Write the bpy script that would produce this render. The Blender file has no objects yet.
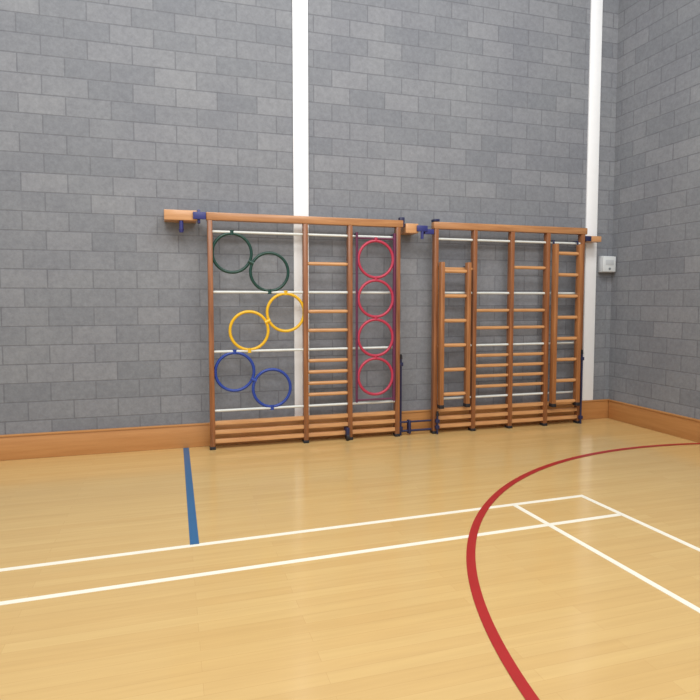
import bpy, bmesh, math, random
from mathutils import Vector, Matrix
random.seed(4)
S = bpy.context.scene
COL = S.collection
S.view_settings.view_transform = 'Standard'
S.view_settings.look = 'None'

# ------------------------------------------------------------------ materials
def lin(r, g, b):
    f = lambda c: (c/255/12.92) if c/255 <= .04045 else ((c/255+.055)/1.055)**2.4
    return (f(r), f(g), f(b), 1)

def nmat(name):
    m = bpy.data.materials.new(name); m.use_nodes = True
    nt = m.node_tree
    return m, nt, nt.nodes['Principled BSDF']

def mix_rgb(nt, fac, a, b, mode='MIX'):
    n = nt.nodes.new('ShaderNodeMix'); n.data_type = 'RGBA'; n.blend_type = mode
    if isinstance(fac, (int, float)): n.inputs[0].default_value = fac
    else: nt.links.new(fac, n.inputs[0])
    for i, v in ((6, a), (7, b)):
        if isinstance(v, tuple): n.inputs[i].default_value = v
        else: nt.links.new(v, n.inputs[i])
    return n.outputs[2]

def coords(nt, scale=(1, 1, 1)):
    tc = nt.nodes.new('ShaderNodeTexCoord'); mp = nt.nodes.new('ShaderNodeMapping')
    mp.inputs['Scale'].default_value = scale
    nt.links.new(tc.outputs['Object'], mp.inputs['Vector'])
    return mp.outputs['Vector']

def noise(nt, vec, scale, detail=4, rough=.6):
    n = nt.nodes.new('ShaderNodeTexNoise')
    n.inputs['Scale'].default_value = scale; n.inputs['Detail'].default_value = detail
    n.inputs['Roughness'].default_value = rough
    nt.links.new(vec, n.inputs['Vector'])
    return n.outputs['Fac']

def ramp(nt, fac, stops):
    n = nt.nodes.new('ShaderNodeValToRGB'); e = n.color_ramp.elements
    while len(e) < len(stops): e.new(.5)
    for i, (p, c) in enumerate(stops): e[i].position = p; e[i].color = c
    nt.links.new(fac, n.inputs['Fac']); return n.outputs['Color']

def wood(name, dark, light, axis, rough=.28):
    m, nt, bs = nmat(name)
    sc = [14, 14, 14]; sc['xyz'.index(axis)] = .9
    v = coords(nt, tuple(sc))
    n = noise(nt, v, 2.2, 5, .62)
    c = ramp(nt, n, [(.3, dark), (.7, light)])
    nt.links.new(c, bs.inputs['Base Color']); bs.inputs['Roughness'].default_value = rough
    return m

def plain(name, col, rough=.4, metal=0.0, var=.12):
    m, nt, bs = nmat(name)
    n = noise(nt, coords(nt), 9, 3)
    d = (col[0]*(1-var), col[1]*(1-var), col[2]*(1-var), 1)
    c = ramp(nt, n, [(.3, d), (.7, col)])
    nt.links.new(c, bs.inputs['Base Color'])
    bs.inputs['Roughness'].default_value = rough; bs.inputs['Metallic'].default_value = metal
    return m

def block_wall(name, axis):
    m, nt, bs = nmat(name)
    tc = nt.nodes.new('ShaderNodeTexCoord'); sp = nt.nodes.new('ShaderNodeSeparateXYZ'); cb = nt.nodes.new('ShaderNodeCombineXYZ')
    nt.links.new(tc.outputs['Object'], sp.inputs[0])
    nt.links.new(sp.outputs['X' if axis == 'x' else 'Y'], cb.inputs['X']); nt.links.new(sp.outputs['Z'], cb.inputs['Y'])
    b = nt.nodes.new('ShaderNodeTexBrick'); nt.links.new(cb.outputs[0], b.inputs['Vector'])
    b.inputs['Scale'].default_value = 1; b.inputs['Brick Width'].default_value = .40; b.inputs['Row Height'].default_value = .180
    b.inputs['Mortar Size'].default_value = .009; b.inputs['Mortar Smooth'].default_value = .8; b.inputs['Bias'].default_value = 0
    b.offset = .5
    b.inputs['Color1'].default_value = lin(118, 121, 127); b.inputs['Color2'].default_value = lin(131, 133, 138)
    b.inputs['Mortar'].default_value = lin(107, 109, 115)
    n1 = noise(nt, tc.outputs['Object'], 24, 6, .75)
    n2 = noise(nt, tc.outputs['Object'], 1.4, 3, .5)
    sp1 = ramp(nt, n1, [(.3, (.80, .80, .81, 1)), (.7, (1.10, 1.10, 1.09, 1))])
    sp2 = ramp(nt, n2, [(.3, (.93, .93, .95, 1)), (.7, (1.05, 1.05, 1.04, 1))])
    c = mix_rgb(nt, 1, mix_rgb(nt, 1, b.outputs['Color'], sp1, 'MULTIPLY'), sp2, 'MULTIPLY')
    nt.links.new(c, bs.inputs['Base Color']); bs.inputs['Roughness'].default_value = .75
    mt = nt.nodes.new('ShaderNodeMath'); mt.operation = 'MULTIPLY_ADD'
    nt.links.new(b.outputs['Fac'], mt.inputs[0]); mt.inputs[1].default_value = -1.0; nt.links.new(n1, mt.inputs[2])
    bp = nt.nodes.new('ShaderNodeBump'); bp.inputs['Strength'].default_value = .3; bp.inputs['Distance'].default_value = .005
    nt.links.new(mt.outputs[0], bp.inputs['Height']); nt.links.new(bp.outputs[0], bs.inputs['Normal'])
    return m

def floor_wood():
    m, nt, bs = nmat('pale_strip_floor')
    tc = nt.nodes.new('ShaderNodeTexCoord')
    b = nt.nodes.new('ShaderNodeTexBrick'); nt.links.new(tc.outputs['Object'], b.inputs['Vector'])
    b.inputs['Scale'].default_value = 1; b.inputs['Brick Width'].default_value = 1.3; b.inputs['Row Height'].default_value = .075
    b.inputs['Mortar Size'].default_value = .001; b.inputs['Bias'].default_value = 0; b.offset = .37
    b.inputs['Color1'].default_value = lin(202, 167, 109); b.inputs['Color2'].default_value = lin(207, 174, 116)
    b.inputs['Mortar'].default_value = lin(194, 158, 102)
    v = coords(nt, (1.0, 18, 1))
    n = noise(nt, v, 1.6, 4, .55)
    g = ramp(nt, n, [(.3, (.95, .935, .91, 1)), (.7, (1.03, 1.03, 1.02, 1))])
    c = mix_rgb(nt, 1, b.outputs['Color'], g, 'MULTIPLY')
    nt.links.new(c, bs.inputs['Base Color'])
    bs.inputs['Roughness'].default_value = .17
    bs.inputs['Specular IOR Level'].default_value = .9
    # broad soft unevenness of the varnish
    n2 = noise(nt, tc.outputs['Object'], 3.0, 2, .5)
    bp = nt.nodes.new('ShaderNodeBump'); bp.inputs['Strength'].default_value = .12; bp.inputs['Distance'].default_value = .02
    nt.links.new(n2, bp.inputs['Height']); nt.links.new(bp.outputs[0], bs.inputs['Normal'])
    return m

M = {
 'wall_x': block_wall('grey_block_back', 'x'), 'wall_y': block_wall('grey_block_side', 'y'),
 'floor': floor_wood(),
 'post': wood('varnished_brown_upright', lin(112, 68, 40), lin(158, 102, 63), 'z'),
 'rail': wood('varnished_brown_rail', lin(150, 100, 62), lin(188, 136, 90), 'x'),
 'rung': wood('honey_timber_rung', lin(178, 124, 78), lin(218, 168, 116), 'x'),
 'lstile': wood('ladder_stile_timber', lin(128, 80, 46), lin(172, 116, 70), 'z'),
 'base': wood('varnished_skirting', lin(176, 122, 70), lin(190, 136, 82), 'x', .4),
 'base_y': wood('varnished_skirting_side', lin(176, 122, 70), lin(190, 136, 82), 'y', .4),
 'block': wood('pale_orange_block', lin(180, 128, 84), lin(206, 156, 110), 'x'),
 'white_tube': plain('pale_steel_tube', lin(214, 217, 213), .3),
 'white': plain('white_paint', lin(240, 241, 243), .5, var=.03),
 'green': plain('green_ring', lin(12, 60, 50), .35),
 'yellow': plain('yellow_ring', lin(230, 180, 28), .35),
 'blue': plain('blue_ring', lin(34, 64, 150), .35),
 'red': plain('crimson_ring', lin(180, 50, 76), .4),
 'purple': plain('dark_plum_steel', lin(96, 38, 70), .4),
 'navy': plain('navy_steel', lin(34, 38, 74), .4),
 'bluesteel': plain('blue_enamel_steel', lin(48, 52, 116), .4),
 'black': plain('black_rubber', lin(28, 28, 34), .6),
 'lwhite': plain('white_line_paint', lin(236, 231, 215), .4, var=.05),
 'lblue': plain('blue_line_paint', lin(46, 98, 142), .4, var=.08),
 'lred': plain('red_line_paint', lin(164, 34, 34), .4, var=.08),
 'boxw': plain('pale_grey_plastic', lin(206, 210, 212), .45, var=.05),
 'boxm': plain('mid_grey_plastic', lin(186, 190, 194), .45, var=.05),
 'boxd': plain('dark_grey_plastic', lin(120, 126, 132), .5),
}

# ------------------------------------------------------------------ geometry helpers
def box(bm, x0, x1, y0, y1, z0, z1, bev=.006):
    r = bmesh.ops.create_cube(bm, size=1)
    vs = r['verts']
    for v in vs:
        v.co = Vector((x0 if v.co.x < 0 else x1, y0 if v.co.y < 0 else y1, z0 if v.co.z < 0 else z1))
    if bev > 0:
        es = list({e for v in vs for e in v.link_edges})
        bmesh.ops.bevel(bm, geom=es, offset=bev, segments=2, profile=.5, affect='EDGES')

def tube(bm, a, b, r, seg=12, r2=None):
    a, b = Vector(a), Vector(b); d = b-a
    q = d.to_track_quat('Z', 'Y').to_matrix().to_4x4()
    bmesh.ops.create_cone(bm, cap_ends=True, segments=seg, radius1=r, radius2=r if r2 is None else r2, depth=d.length,
                          matrix=Matrix.Translation((a+b)/2) @ q)

def oval_rung(bm, x0, x1, y, z, ry, rz, seg=14):
    # timber rung of oval section along x, slightly slimmer at its ends
    st = [(x0, .8), (x0+.03, 1), (x1-.03, 1), (x1, .8)]
    rings = []
    for x, k in st:
        rings.append([bm.verts.new((x, y+ry*k*math.cos(t*2*math.pi/seg), z+rz*k*math.sin(t*2*math.pi/seg))) for t in range(seg)])
    for a, b in zip(rings, rings[1:]):
        for i in range(seg):
            bm.faces.new((a[i], a[(i+1) % seg], b[(i+1) % seg], b[i]))
    bm.faces.new(rings[0][::-1]); bm.faces.new(rings[-1])

def torus(bm, cx, y, cz, R, r, seg=56, ns=12):
    rows = []
    for i in range(seg):
        a = 2*math.pi*i/seg
        rows.append([bm.verts.new((cx+(R+r*math.cos(b))*math.cos(a), y+r*math.sin(b), cz+(R+r*math.cos(b))*math.sin(a)))
                     for b in [2*math.pi*j/ns for j in range(ns)]])
    for i in range(seg):
        A, B = rows[i], rows[(i+1) % seg]
        for j in range(ns):
            bm.faces.new((A[j], B[j], B[(j+1) % ns], A[(j+1) % ns]))

def world_of(p):
    v = Vector((0, 0, 0))
    while p is not None: v += p.location; p = p.parent
    return v

def obj(name, bm, mat, parent=None, smooth=True, label=None):
    bmesh.ops.recalc_face_normals(bm, faces=bm.faces[:])
    me = bpy.data.meshes.new(name)
    # put the origin of a mesh at its own base centre, vertices given in world units
    xs = [v.co.x for v in bm.verts]; ys = [v.co.y for v in bm.verts]; zs = [v.co.z for v in bm.verts]
    o0 = Vector(((min(xs)+max(xs))/2, (min(ys)+max(ys))/2, min(zs)))
    bmesh.ops.translate(bm, verts=bm.verts[:], vec=-o0)
    bm.to_mesh(me); bm.free()
    if smooth:
        for p in me.polygons: p.use_smooth = True
        try: me.set_sharp_from_angle(angle=math.radians(40))
        except Exception: pass
    me.materials.append(mat)
    o = bpy.data.objects.new(name, me); COL.objects.link(o)
    o.parent = parent
    o.location = o0 - (world_of(parent) if parent else Vector((0, 0, 0)))
    if label: o['label'] = label
    return o

def thing(name, label, cat, loc, group=None):
    o = bpy.data.objects.new(name, None); COL.objects.link(o); o.location = loc; o.empty_display_size = .1
    o['label'] = label; o['category'] = cat
    if group: o['group'] = group
    return o
def tag(o, label, cat, group=None):
    o['label'] = label; o['category'] = cat
    if group: o['group'] = group
    return o
def struct(name, bm, mat):
    o = obj(name, bm, mat); o['kind'] = 'structure'; return o
def pbox(name, mat, parent, *a, bev=.006, label=None):
    bm = bmesh.new(); box(bm, *a, bev=bev); return obj(name, bm, mat, parent, label=label)
def ptube(name, mat, parent, a, b, r, label=None, seg=12):
    bm = bmesh.new(); tube(bm, a, b, r, seg); return obj(name, bm, mat, parent, label=label)

# ------------------------------------------------------------------ the room (back wall face at y=0)
XR = 5.345                      # right wall face
HW = 7.0
bm = bmesh.new(); box(bm, -7, XR+.2, 0, .2, 0, HW, 0); struct('wall_back', bm, M['wall_x'])
bm = bmesh.new(); box(bm, XR, XR+.2, -9, 0, 0, HW, 0); struct('wall_right', bm, M['wall_y'])
bm = bmesh.new(); box(bm, -7, XR+.2, -9, .2, -.1, 0, 0); struct('floor', bm, M['floor'])
bm = bmesh.new(); box(bm, -7, XR, -.03, 0, 0, .24, .005); box(bm, -7, XR, -.038, 0, .225, .243, .004); struct('baseboard_back', bm, M['base'])
bm = bmesh.new(); box(bm, XR-.03, XR, -9, -.039, 0, .24, .005); box(bm, XR-.038, XR, -9, -.039, .225, .243, .004); struct('baseboard_right', bm, M['base_y'])
for i, (x0, x1) in enumerate(((1.246, 1.408), (4.93, 5.09))):
    bm = bmesh.new(); box(bm, x0, x1, -.025, 0, .244, HW, .004)
    struct('trim_%d' % (i+1), bm, M['white'])

# ------------------------------------------------------------------ floor markings
def line(name, p, q, w, mat, label, top, group=None):
    p, q = Vector(p), Vector(q); d = (q-p).normalized(); n = Vector((-d.y, d.x))*w/2
    bm = bmesh.new()
    lo = [bm.verts.new((v.x, v.y, 0)) for v in (p+n, p-n, q-n, q+n)]
    hi = [bm.verts.new((v.x, v.y, top)) for v in (p+n, p-n, q-n, q+n)]
    bm.faces.new(hi); bm.faces.new(lo[::-1])
    for i in range(4): bm.faces.new((lo[i], lo[(i+1) % 4], hi[(i+1) % 4], hi[i]))
    return tag(obj(name, bm, mat, smooth=False), label, 'floor marking', group)
d = Vector((math.cos(.026), math.sin(.026))); e = Vector((d.y, -d.x))     # the court is turned slightly from the wall
K = Vector((3.0, -2.446))                                               # its corner
G = 'white badminton court lines'
line('court_line', K-d*4.6, K+d*.02, .038, M['lwhite'], 'long white floor line parallel to the wall, nearest the climbing frames', .0020, G)
line('court_line', K+e*.41-d*4.6, K+e*.41-d*.02, .038, M['lwhite'], 'second white floor line from the climbing frames, running parallel to the wall', .0020, G)
line('court_line', K-d*.61, K-d*.61+e*4, .038, M['lwhite'], 'white floor line running away from the wall and crossing another white line', .0026, G)
line('court_line', K, K+e*4, .038, M['lwhite'], 'rightmost white floor line, forming the outer edge of the court corner', .0026, G)
line('court_line', (.112, -.04), (.108, -2.51), .055, M['lblue'], 'straight blue floor line running out from the wall beside the ring climbing frame', .0030)
bm = bmesh.new(); cx, cy, R = 4.664, -4.781, 3.415
a0, a1, n = math.radians(79.2), math.radians(215), 120
prev = None
for i in range(n+1):
    a = a0+(a1-a0)*i/n
    q = [bm.verts.new((cx+r*math.cos(a), cy+r*math.sin(a), z)) for r, z in ((R-.026, .0029), (R+.026, .0029), (R+.026, .0036), (R-.026, .0036))]
    if prev:
        for j in range(4): bm.faces.new((prev[j], prev[(j+1) % 4], q[(j+1) % 4], q[j]))
    else: bm.faces.new(q)
    prev = q
bm.faces.new(prev[::-1])
tag(obj('court_arc', bm, M['lred'], smooth=False), 'wide red curved line painted on the pale timber floor', 'floor marking')

# ------------------------------------------------------------------ climbing frames
YF, YB = -.20, -.125           # front and back of the timber uprights
YC = (YF+YB)/2
PW = .05                       # upright width
RAILS = (2.19, 1.59, .99, .39)

def foot(parent, x):
    pbox('foot_cap', M['black'], parent, x-PW/2-.004, x+PW/2+.004, YF-.004, YB+.004, 0, .03, bev=.004, label='black rubber foot cap')

def tower_bolt(parent, x, top, y=YF-.022):
    b = ptube('floor_bolt', M['navy'], parent, (x, y, .004), (x, y, top), .011, label='dark blue sliding floor bolt')
    bm = bmesh.new(); tube(bm, (x, y, top), (x, y, top+.05), .017, 12, .012); obj('bolt_knob', bm, M['black'], b)
    for z in (.08, top-.06):
        pbox('bolt_guide', M['navy'], b, x-.022, x+.022, y-.016, y+.022, z-.02, z+.02, bev=.003)
    return b

def frame(name, label, xs):
    t = thing(name, label, 'climbing frame', ((xs[0]+xs[-1])/2, YC, 0), 'wall climbing frames')
    for i, x in enumerate(xs):
        p = pbox('post', M['post'], t, x-PW/2, x+PW/2, YF, YB, .028, 2.30, bev=.007)
        foot(p, x)
    pbox('top_rail', M['rail'], t, xs[0]-PW/2-.01, xs[-1]+PW/2+.03, YF-.004, YB+.004, 2.298, 2.375, bev=.008)
    for z in RAILS:
        for a, b in zip(xs, xs[1:]):
            ptube('tube_rung', M['white_tube'], t, (a+PW/2-.004, YC, z), (b-PW/2+.004, YC, z), .0135, label='pale metal tube rung')
    return t

def wooden_rungs(t, a, b, zs, mat='rung', ry=.020, rz=.019):
    for z in zs:
        bm = bmesh.new(); oval_rung(bm, a+PW/2-.004, b-PW/2+.004, YC, z, ry, rz); obj('wooden_rung', bm, M[mat], t)

def low_bars(t, a, b, zs=(.265, .172, .080)):
    for z in zs:
        pbox('low_rail', M['rung'], t, a+PW/2-.004, b-PW/2+.004, YC-.024, YC+.024, z-.021, z+.021, bev=.007)

# --- left frame
LX = (.37, 1.335, 1.82, 2.365)
L = frame('climbing_frame', 'timber wall climbing frame holding green, yellow and blue rings, beside the blue floor line', LX)
wooden_rungs(L, LX[1], LX[2], (1.89, 1.39, 1.19, .87, .75, .63, .51))
for a, b in zip(LX, LX[1:]): low_bars(L, a, b)
def ring(parent, x, z, col, label, clips):
    bm = bmesh.new(); torus(bm, x, YC, z, .194, .0155); r = obj('ring', bm, M[col], parent, label=label)
    for (px, pz, qx, qz) in clips:
        bm = bmesh.new(); tube(bm, (px, YC, pz), (qx, YC, qz), .022, 12)
        obj('clip', bm, M[col], r)
    return r
def towards(a, b):               # clip bridging two neighbouring rings
    a, b = Vector(a), Vector(b); u = (b-a).normalized(); m = (a+b)/2
    p, q = m-u*.03, m+u*.03
    return (p.x, p.y, q.x, q.y)
for (col, word, A, B, zt, zb) in (('green', 'dark green', (.585, 1.982), (.962, 1.798), 2.19, 1.59),
                            ('yellow', 'yellow', (1.128, 1.382), (.750, 1.198), 1.59, .99),
                            ('blue', 'blue', (.600, .782), (.978, .598), .99, .39)):
    ring(L, A[0], A[1], col, word+' climbing ring, upper of its pair', [(A[0], zt-.028, A[0], zt+.018), towards(A, B)])
    ring(L, B[0], B[1], col, word+' climbing ring, lower of its pair', [(B[0], zb-.018, B[0], zb+.028)])
tower_bolt(L, 2.415, .86, YC)
bm = bmesh.new(); box(bm, 2.385, 2.44, YC-.03, YC+.03, 2.30, 2.41, .006); obj('hinge_block', bm, M['navy'], L, label='dark blue steel hinge block')
# castor under third upright
cz = pbox('castor', M['navy'], L, 1.765, 1.80, YF-.035, YB, .05, .14, bev=.006, label='dark blue castor housing')
bm = bmesh.new(); tube(bm, (1.768, YF-.012, .04), (1.797, YF-.012, .04), .038, 20); obj('wheel', bm, M['black'], cz)
# low navy stay bars between the two frames
bm = bmesh.new()
tube(bm, (2.38, YC, .15), (2.785, YC, .15), .011); tube(bm, (2.38, YC, .05), (2.785, YC, .05), .013)
box(bm, 2.50, 2.53, YC-.03, YC+.03, .02, .17, .004)
obj('stay_bar', bm, M['navy'], L, label='dark blue steel stay reaching towards the other frame')

# --- right frame
RX = tuple(2.82+.4825*k for k in range(5))
Rf = frame('climbing_frame', 'timber wall climbing frame with four bays of rungs and hooked-on ladders, by the corner', RX)
wooden_rungs(Rf, RX[0], RX[1], (1.86,))
wooden_rungs(Rf, RX[1], RX[2], (1.39, 1.19, .87, .75, .63, .51))
wooden_rungs(Rf, RX[2], RX[3], (1.89, 1.39, 1.19, .87, .75, .63, .51))
for a, b in zip(RX, RX[1:]): low_bars(Rf, a, b)
tower_bolt(Rf, 2.835, .21)
tower_bolt(Rf, RX[-1], .86)
bm = bmesh.new(); box(bm, 2.785, 2.85, YC-.045, YC+.045, 2.376, 2.405, .006); obj('hinge_block', bm, M['navy'], Rf, label='dark blue steel hinge block')

# ------------------------------------------------------------------ red ring ladder hung in the left frame's last bay
YR = YF-.025
rl = thing('ring_ladder', 'narrow dark plum framed panel of four crimson rings stacked one above another', 'ring ladder', (2.092, YR, .43))
for x, rr in ((1.882, .0135), (2.308, .018)):
    ptube('side_bar', M['purple'], rl, (x, YR, .41), (x, YR, 2.225), rr)
for z in (2.165, .435):
    ptube('cross_bar', M['purple'], rl, (1.885, YR, z), (2.305, YR, z), .010)
for x in (1.885, 2.305):
    bm = bmesh.new(); tube(bm, (x, YR, 2.2145), (x, YC+.034, 2.2145), .009); tube(bm, (x, YC+.026, 2.218), (x, YC+.026, 2.17), .008)
    obj('hook', bm, M['navy'], rl)
zs = (1.945, 1.525, 1.105, .685)
for i, z in enumerate(zs):
    bm = bmesh.new(); torus(bm, 2.095, YR, z, .195, .0155); r = obj('ring', bm, M['red'], rl)
    bm = bmesh.new(); tube(bm, (2.095, YR, z+.19), (2.095, YR, z+.232), .019); obj('clip', bm, M['red'], r)
    for x0, x1 in ((1.886, 1.902), (2.288, 2.304)):
        bm = bmesh.new(); tube(bm, (x0, YR, z), (x1, YR, z), .014); obj('clip', bm, M['purple'], r)

# ------------------------------------------------------------------ hooked-on ladders
def ladder(label, x0, x1, z0, z1, rz, zh):
    yf, yb = YF-.085, YF-.012
    t = thing('ladder', label, 'ladder', ((x0+x1)/2, (yf+yb)/2, z0), 'ladders hooked on the climbing frame')
    for x in (x0, x1):
        bm = bmesh.new(); box(bm, x-.024, x+.024, yf, yb, z0, z1, .008); s = obj('stile', bm, M['lstile'], t)
        bm = bmesh.new(); box(bm, x-.026, x+.026, yf-.002, yb+.002, z0-.012, z0+.03, .004); obj('end_cap', bm, M['black'], s)
    for z in rz:
        bm = bmesh.new(); oval_rung(bm, x0+.020, x1-.020, (yf+yb)/2, z, .022, .021); obj('rung', bm, M['rung'], t)
    for x in (x0, x1):              # strap on the stile with a tab resting on the rung behind
        xx = max(x, 2.87)
        bm = bmesh.new(); box(bm, xx-.010, xx+.010, yb-.003, yb+.005, z1-.20, zh+.012, .002); box(bm, xx-.010, xx+.010, yb-.002, YC+.03, zh+.002, zh+.012, .002)
        obj('hook', bm, M['navy'], t)
    return t
ladder('shorter hooked-on wooden ladder with six rungs, next to the gap between the two frames', 2.86, 3.185, .31, 1.93, [1.83-.275*k for k in range(6)], 1.8795)
ladder('taller hooked-on wooden ladder, nearest the white column by the corner', 4.325, 4.66, .25, 2.17, [2.06-.252*k for k in range(8)], 2.204)

# ------------------------------------------------------------------ wall brackets
GB = 'wall brackets holding the frames'
t = thing('wall_bracket', 'orange timber bracket with blue steel fitting, on the wall above the blue floor line', 'wall bracket', (.1, -.1, 2.28), GB)
pbox('timber_block', M['block'], t, -.06, .25, -.20, 0, 2.285, 2.385, bev=.008)
bm = bmesh.new(); box(bm, .21, .333, -.222, -.201, 2.30, 2.37, .004); box(bm, .255, .28, -.20, -.12, 2.265, 2.395, .004); obj('hinge_plate', bm, M['bluesteel'], t, label='blue steel hinge plate')
bm = bmesh.new(); tube(bm, (.10, -.17, 2.286), (.10, -.17, 2.20), .020, 14); tube(bm, (.10, -.17, 2.20), (.10, -.17, 2.17), .027, 14, .018); obj('drop_pin', bm, M['bluesteel'], t, label='blue steel pin under the block')
t = thing('wall_bracket', 'timber bracket with blue steel fitting bridging the gap between the two climbing frames', 'wall bracket', (2.6, -.1, 2.24), GB)
pbox('timber_block', M['block'], t, 2.45, 2.60, -.20, 0, 2.24, 2.345, bev=.008)
bm = bmesh.new(); box(bm, 2.575, 2.70, -.222, -.201, 2.26, 2.325, .004); box(bm, 2.67, 2.78, -.212, -.17, 2.235, 2.29, .004); obj('hinge_plate', bm, M['bluesteel'], t, label='blue steel hinge plate')
bm = bmesh.new(); tube(bm, (2.64, -.205, 2.265), (2.64, -.205, 2.18), .017, 14); obj('drop_pin', bm, M['bluesteel'], t, label='blue steel pin')
t = thing('wall_bracket', 'small timber bracket fixed on the white column near the corner', 'wall bracket', (4.88, -.1, 2.21), GB)
pbox('timber_block', M['block'], t, 4.81, 5.02, -.19, -.026, 2.215, 2.285, bev=.008)
pbox('hinge_plate', M['navy'], t, 4.780, 4.86, -.205, -.189, 2.22, 2.28, bev=.003, label='dark steel plate')

# ------------------------------------------------------------------ box on the wall
t = thing('wall_box', 'small pale grey control box on the wall beside the white column at the corner', 'control box', (5.225, -.05, 1.855))
pbox('body', M['boxm'], t, 5.125, 5.325, -.075, 0, 1.855, 2.06, bev=.01)
c = pbox('cover', M['boxw'], t, 5.13, 5.32, -.10, -.074, 1.862, 2.053, bev=.008)
pbox('panel', M['boxm'], c, 5.165, 5.285, -.103, -.099, 1.945, 2.01, bev=.001, label='grey raised panel')
bm = bmesh.new(); tube(bm, (5.225, -.099, 1.90), (5.225, -.108, 1.90), .014, 16); obj('button', bm, M['boxd'], c)

# ------------------------------------------------------------------ light
w = bpy.data.worlds.new('hall_ambient'); S.world = w; w.use_nodes = True
w.node_tree.nodes['Background'].inputs[0].default_value = (.96, .98, 1, 1)
w.node_tree.nodes['Background'].inputs[1].default_value = .78
def area(loc, target, sx, sy, power, col=(1, .99, .96)):
    l = bpy.data.lights.new('ceiling_lamp', 'AREA'); l.shape = 'RECTANGLE'; l.size = sx; l.size_y = sy; l.energy = power; l.color = col
    o = bpy.data.objects.new('ceiling_lamp', l); COL.objects.link(o); o.location = loc
    o.rotation_euler = (Vector(target)-Vector(loc)).to_track_quat('-Z', 'Y').to_euler()
area((-1, -4, 6.6), (0, -2.5, 0), 3, 1.8, 190)
area((3, -4, 6.6), (3, -2.5, 0), 3, 1.8, 190)
area((1, -8.5, 6), (2, 0, 1), 5, 2, 190)

# ------------------------------------------------------------------ camera
cam = bpy.data.cameras.new('camera'); co = bpy.data.objects.new('camera', cam); COL.objects.link(co)
cam.sensor_width = 36; cam.sensor_fit = 'HORIZONTAL'; cam.lens = 585/700*36
cam.shift_y = -15.2/700
co.location = (0, -6.17, 1.51)
co.rotation_euler = (math.radians(90-3.4), 0, math.radians(-16.9))
S.camera = co
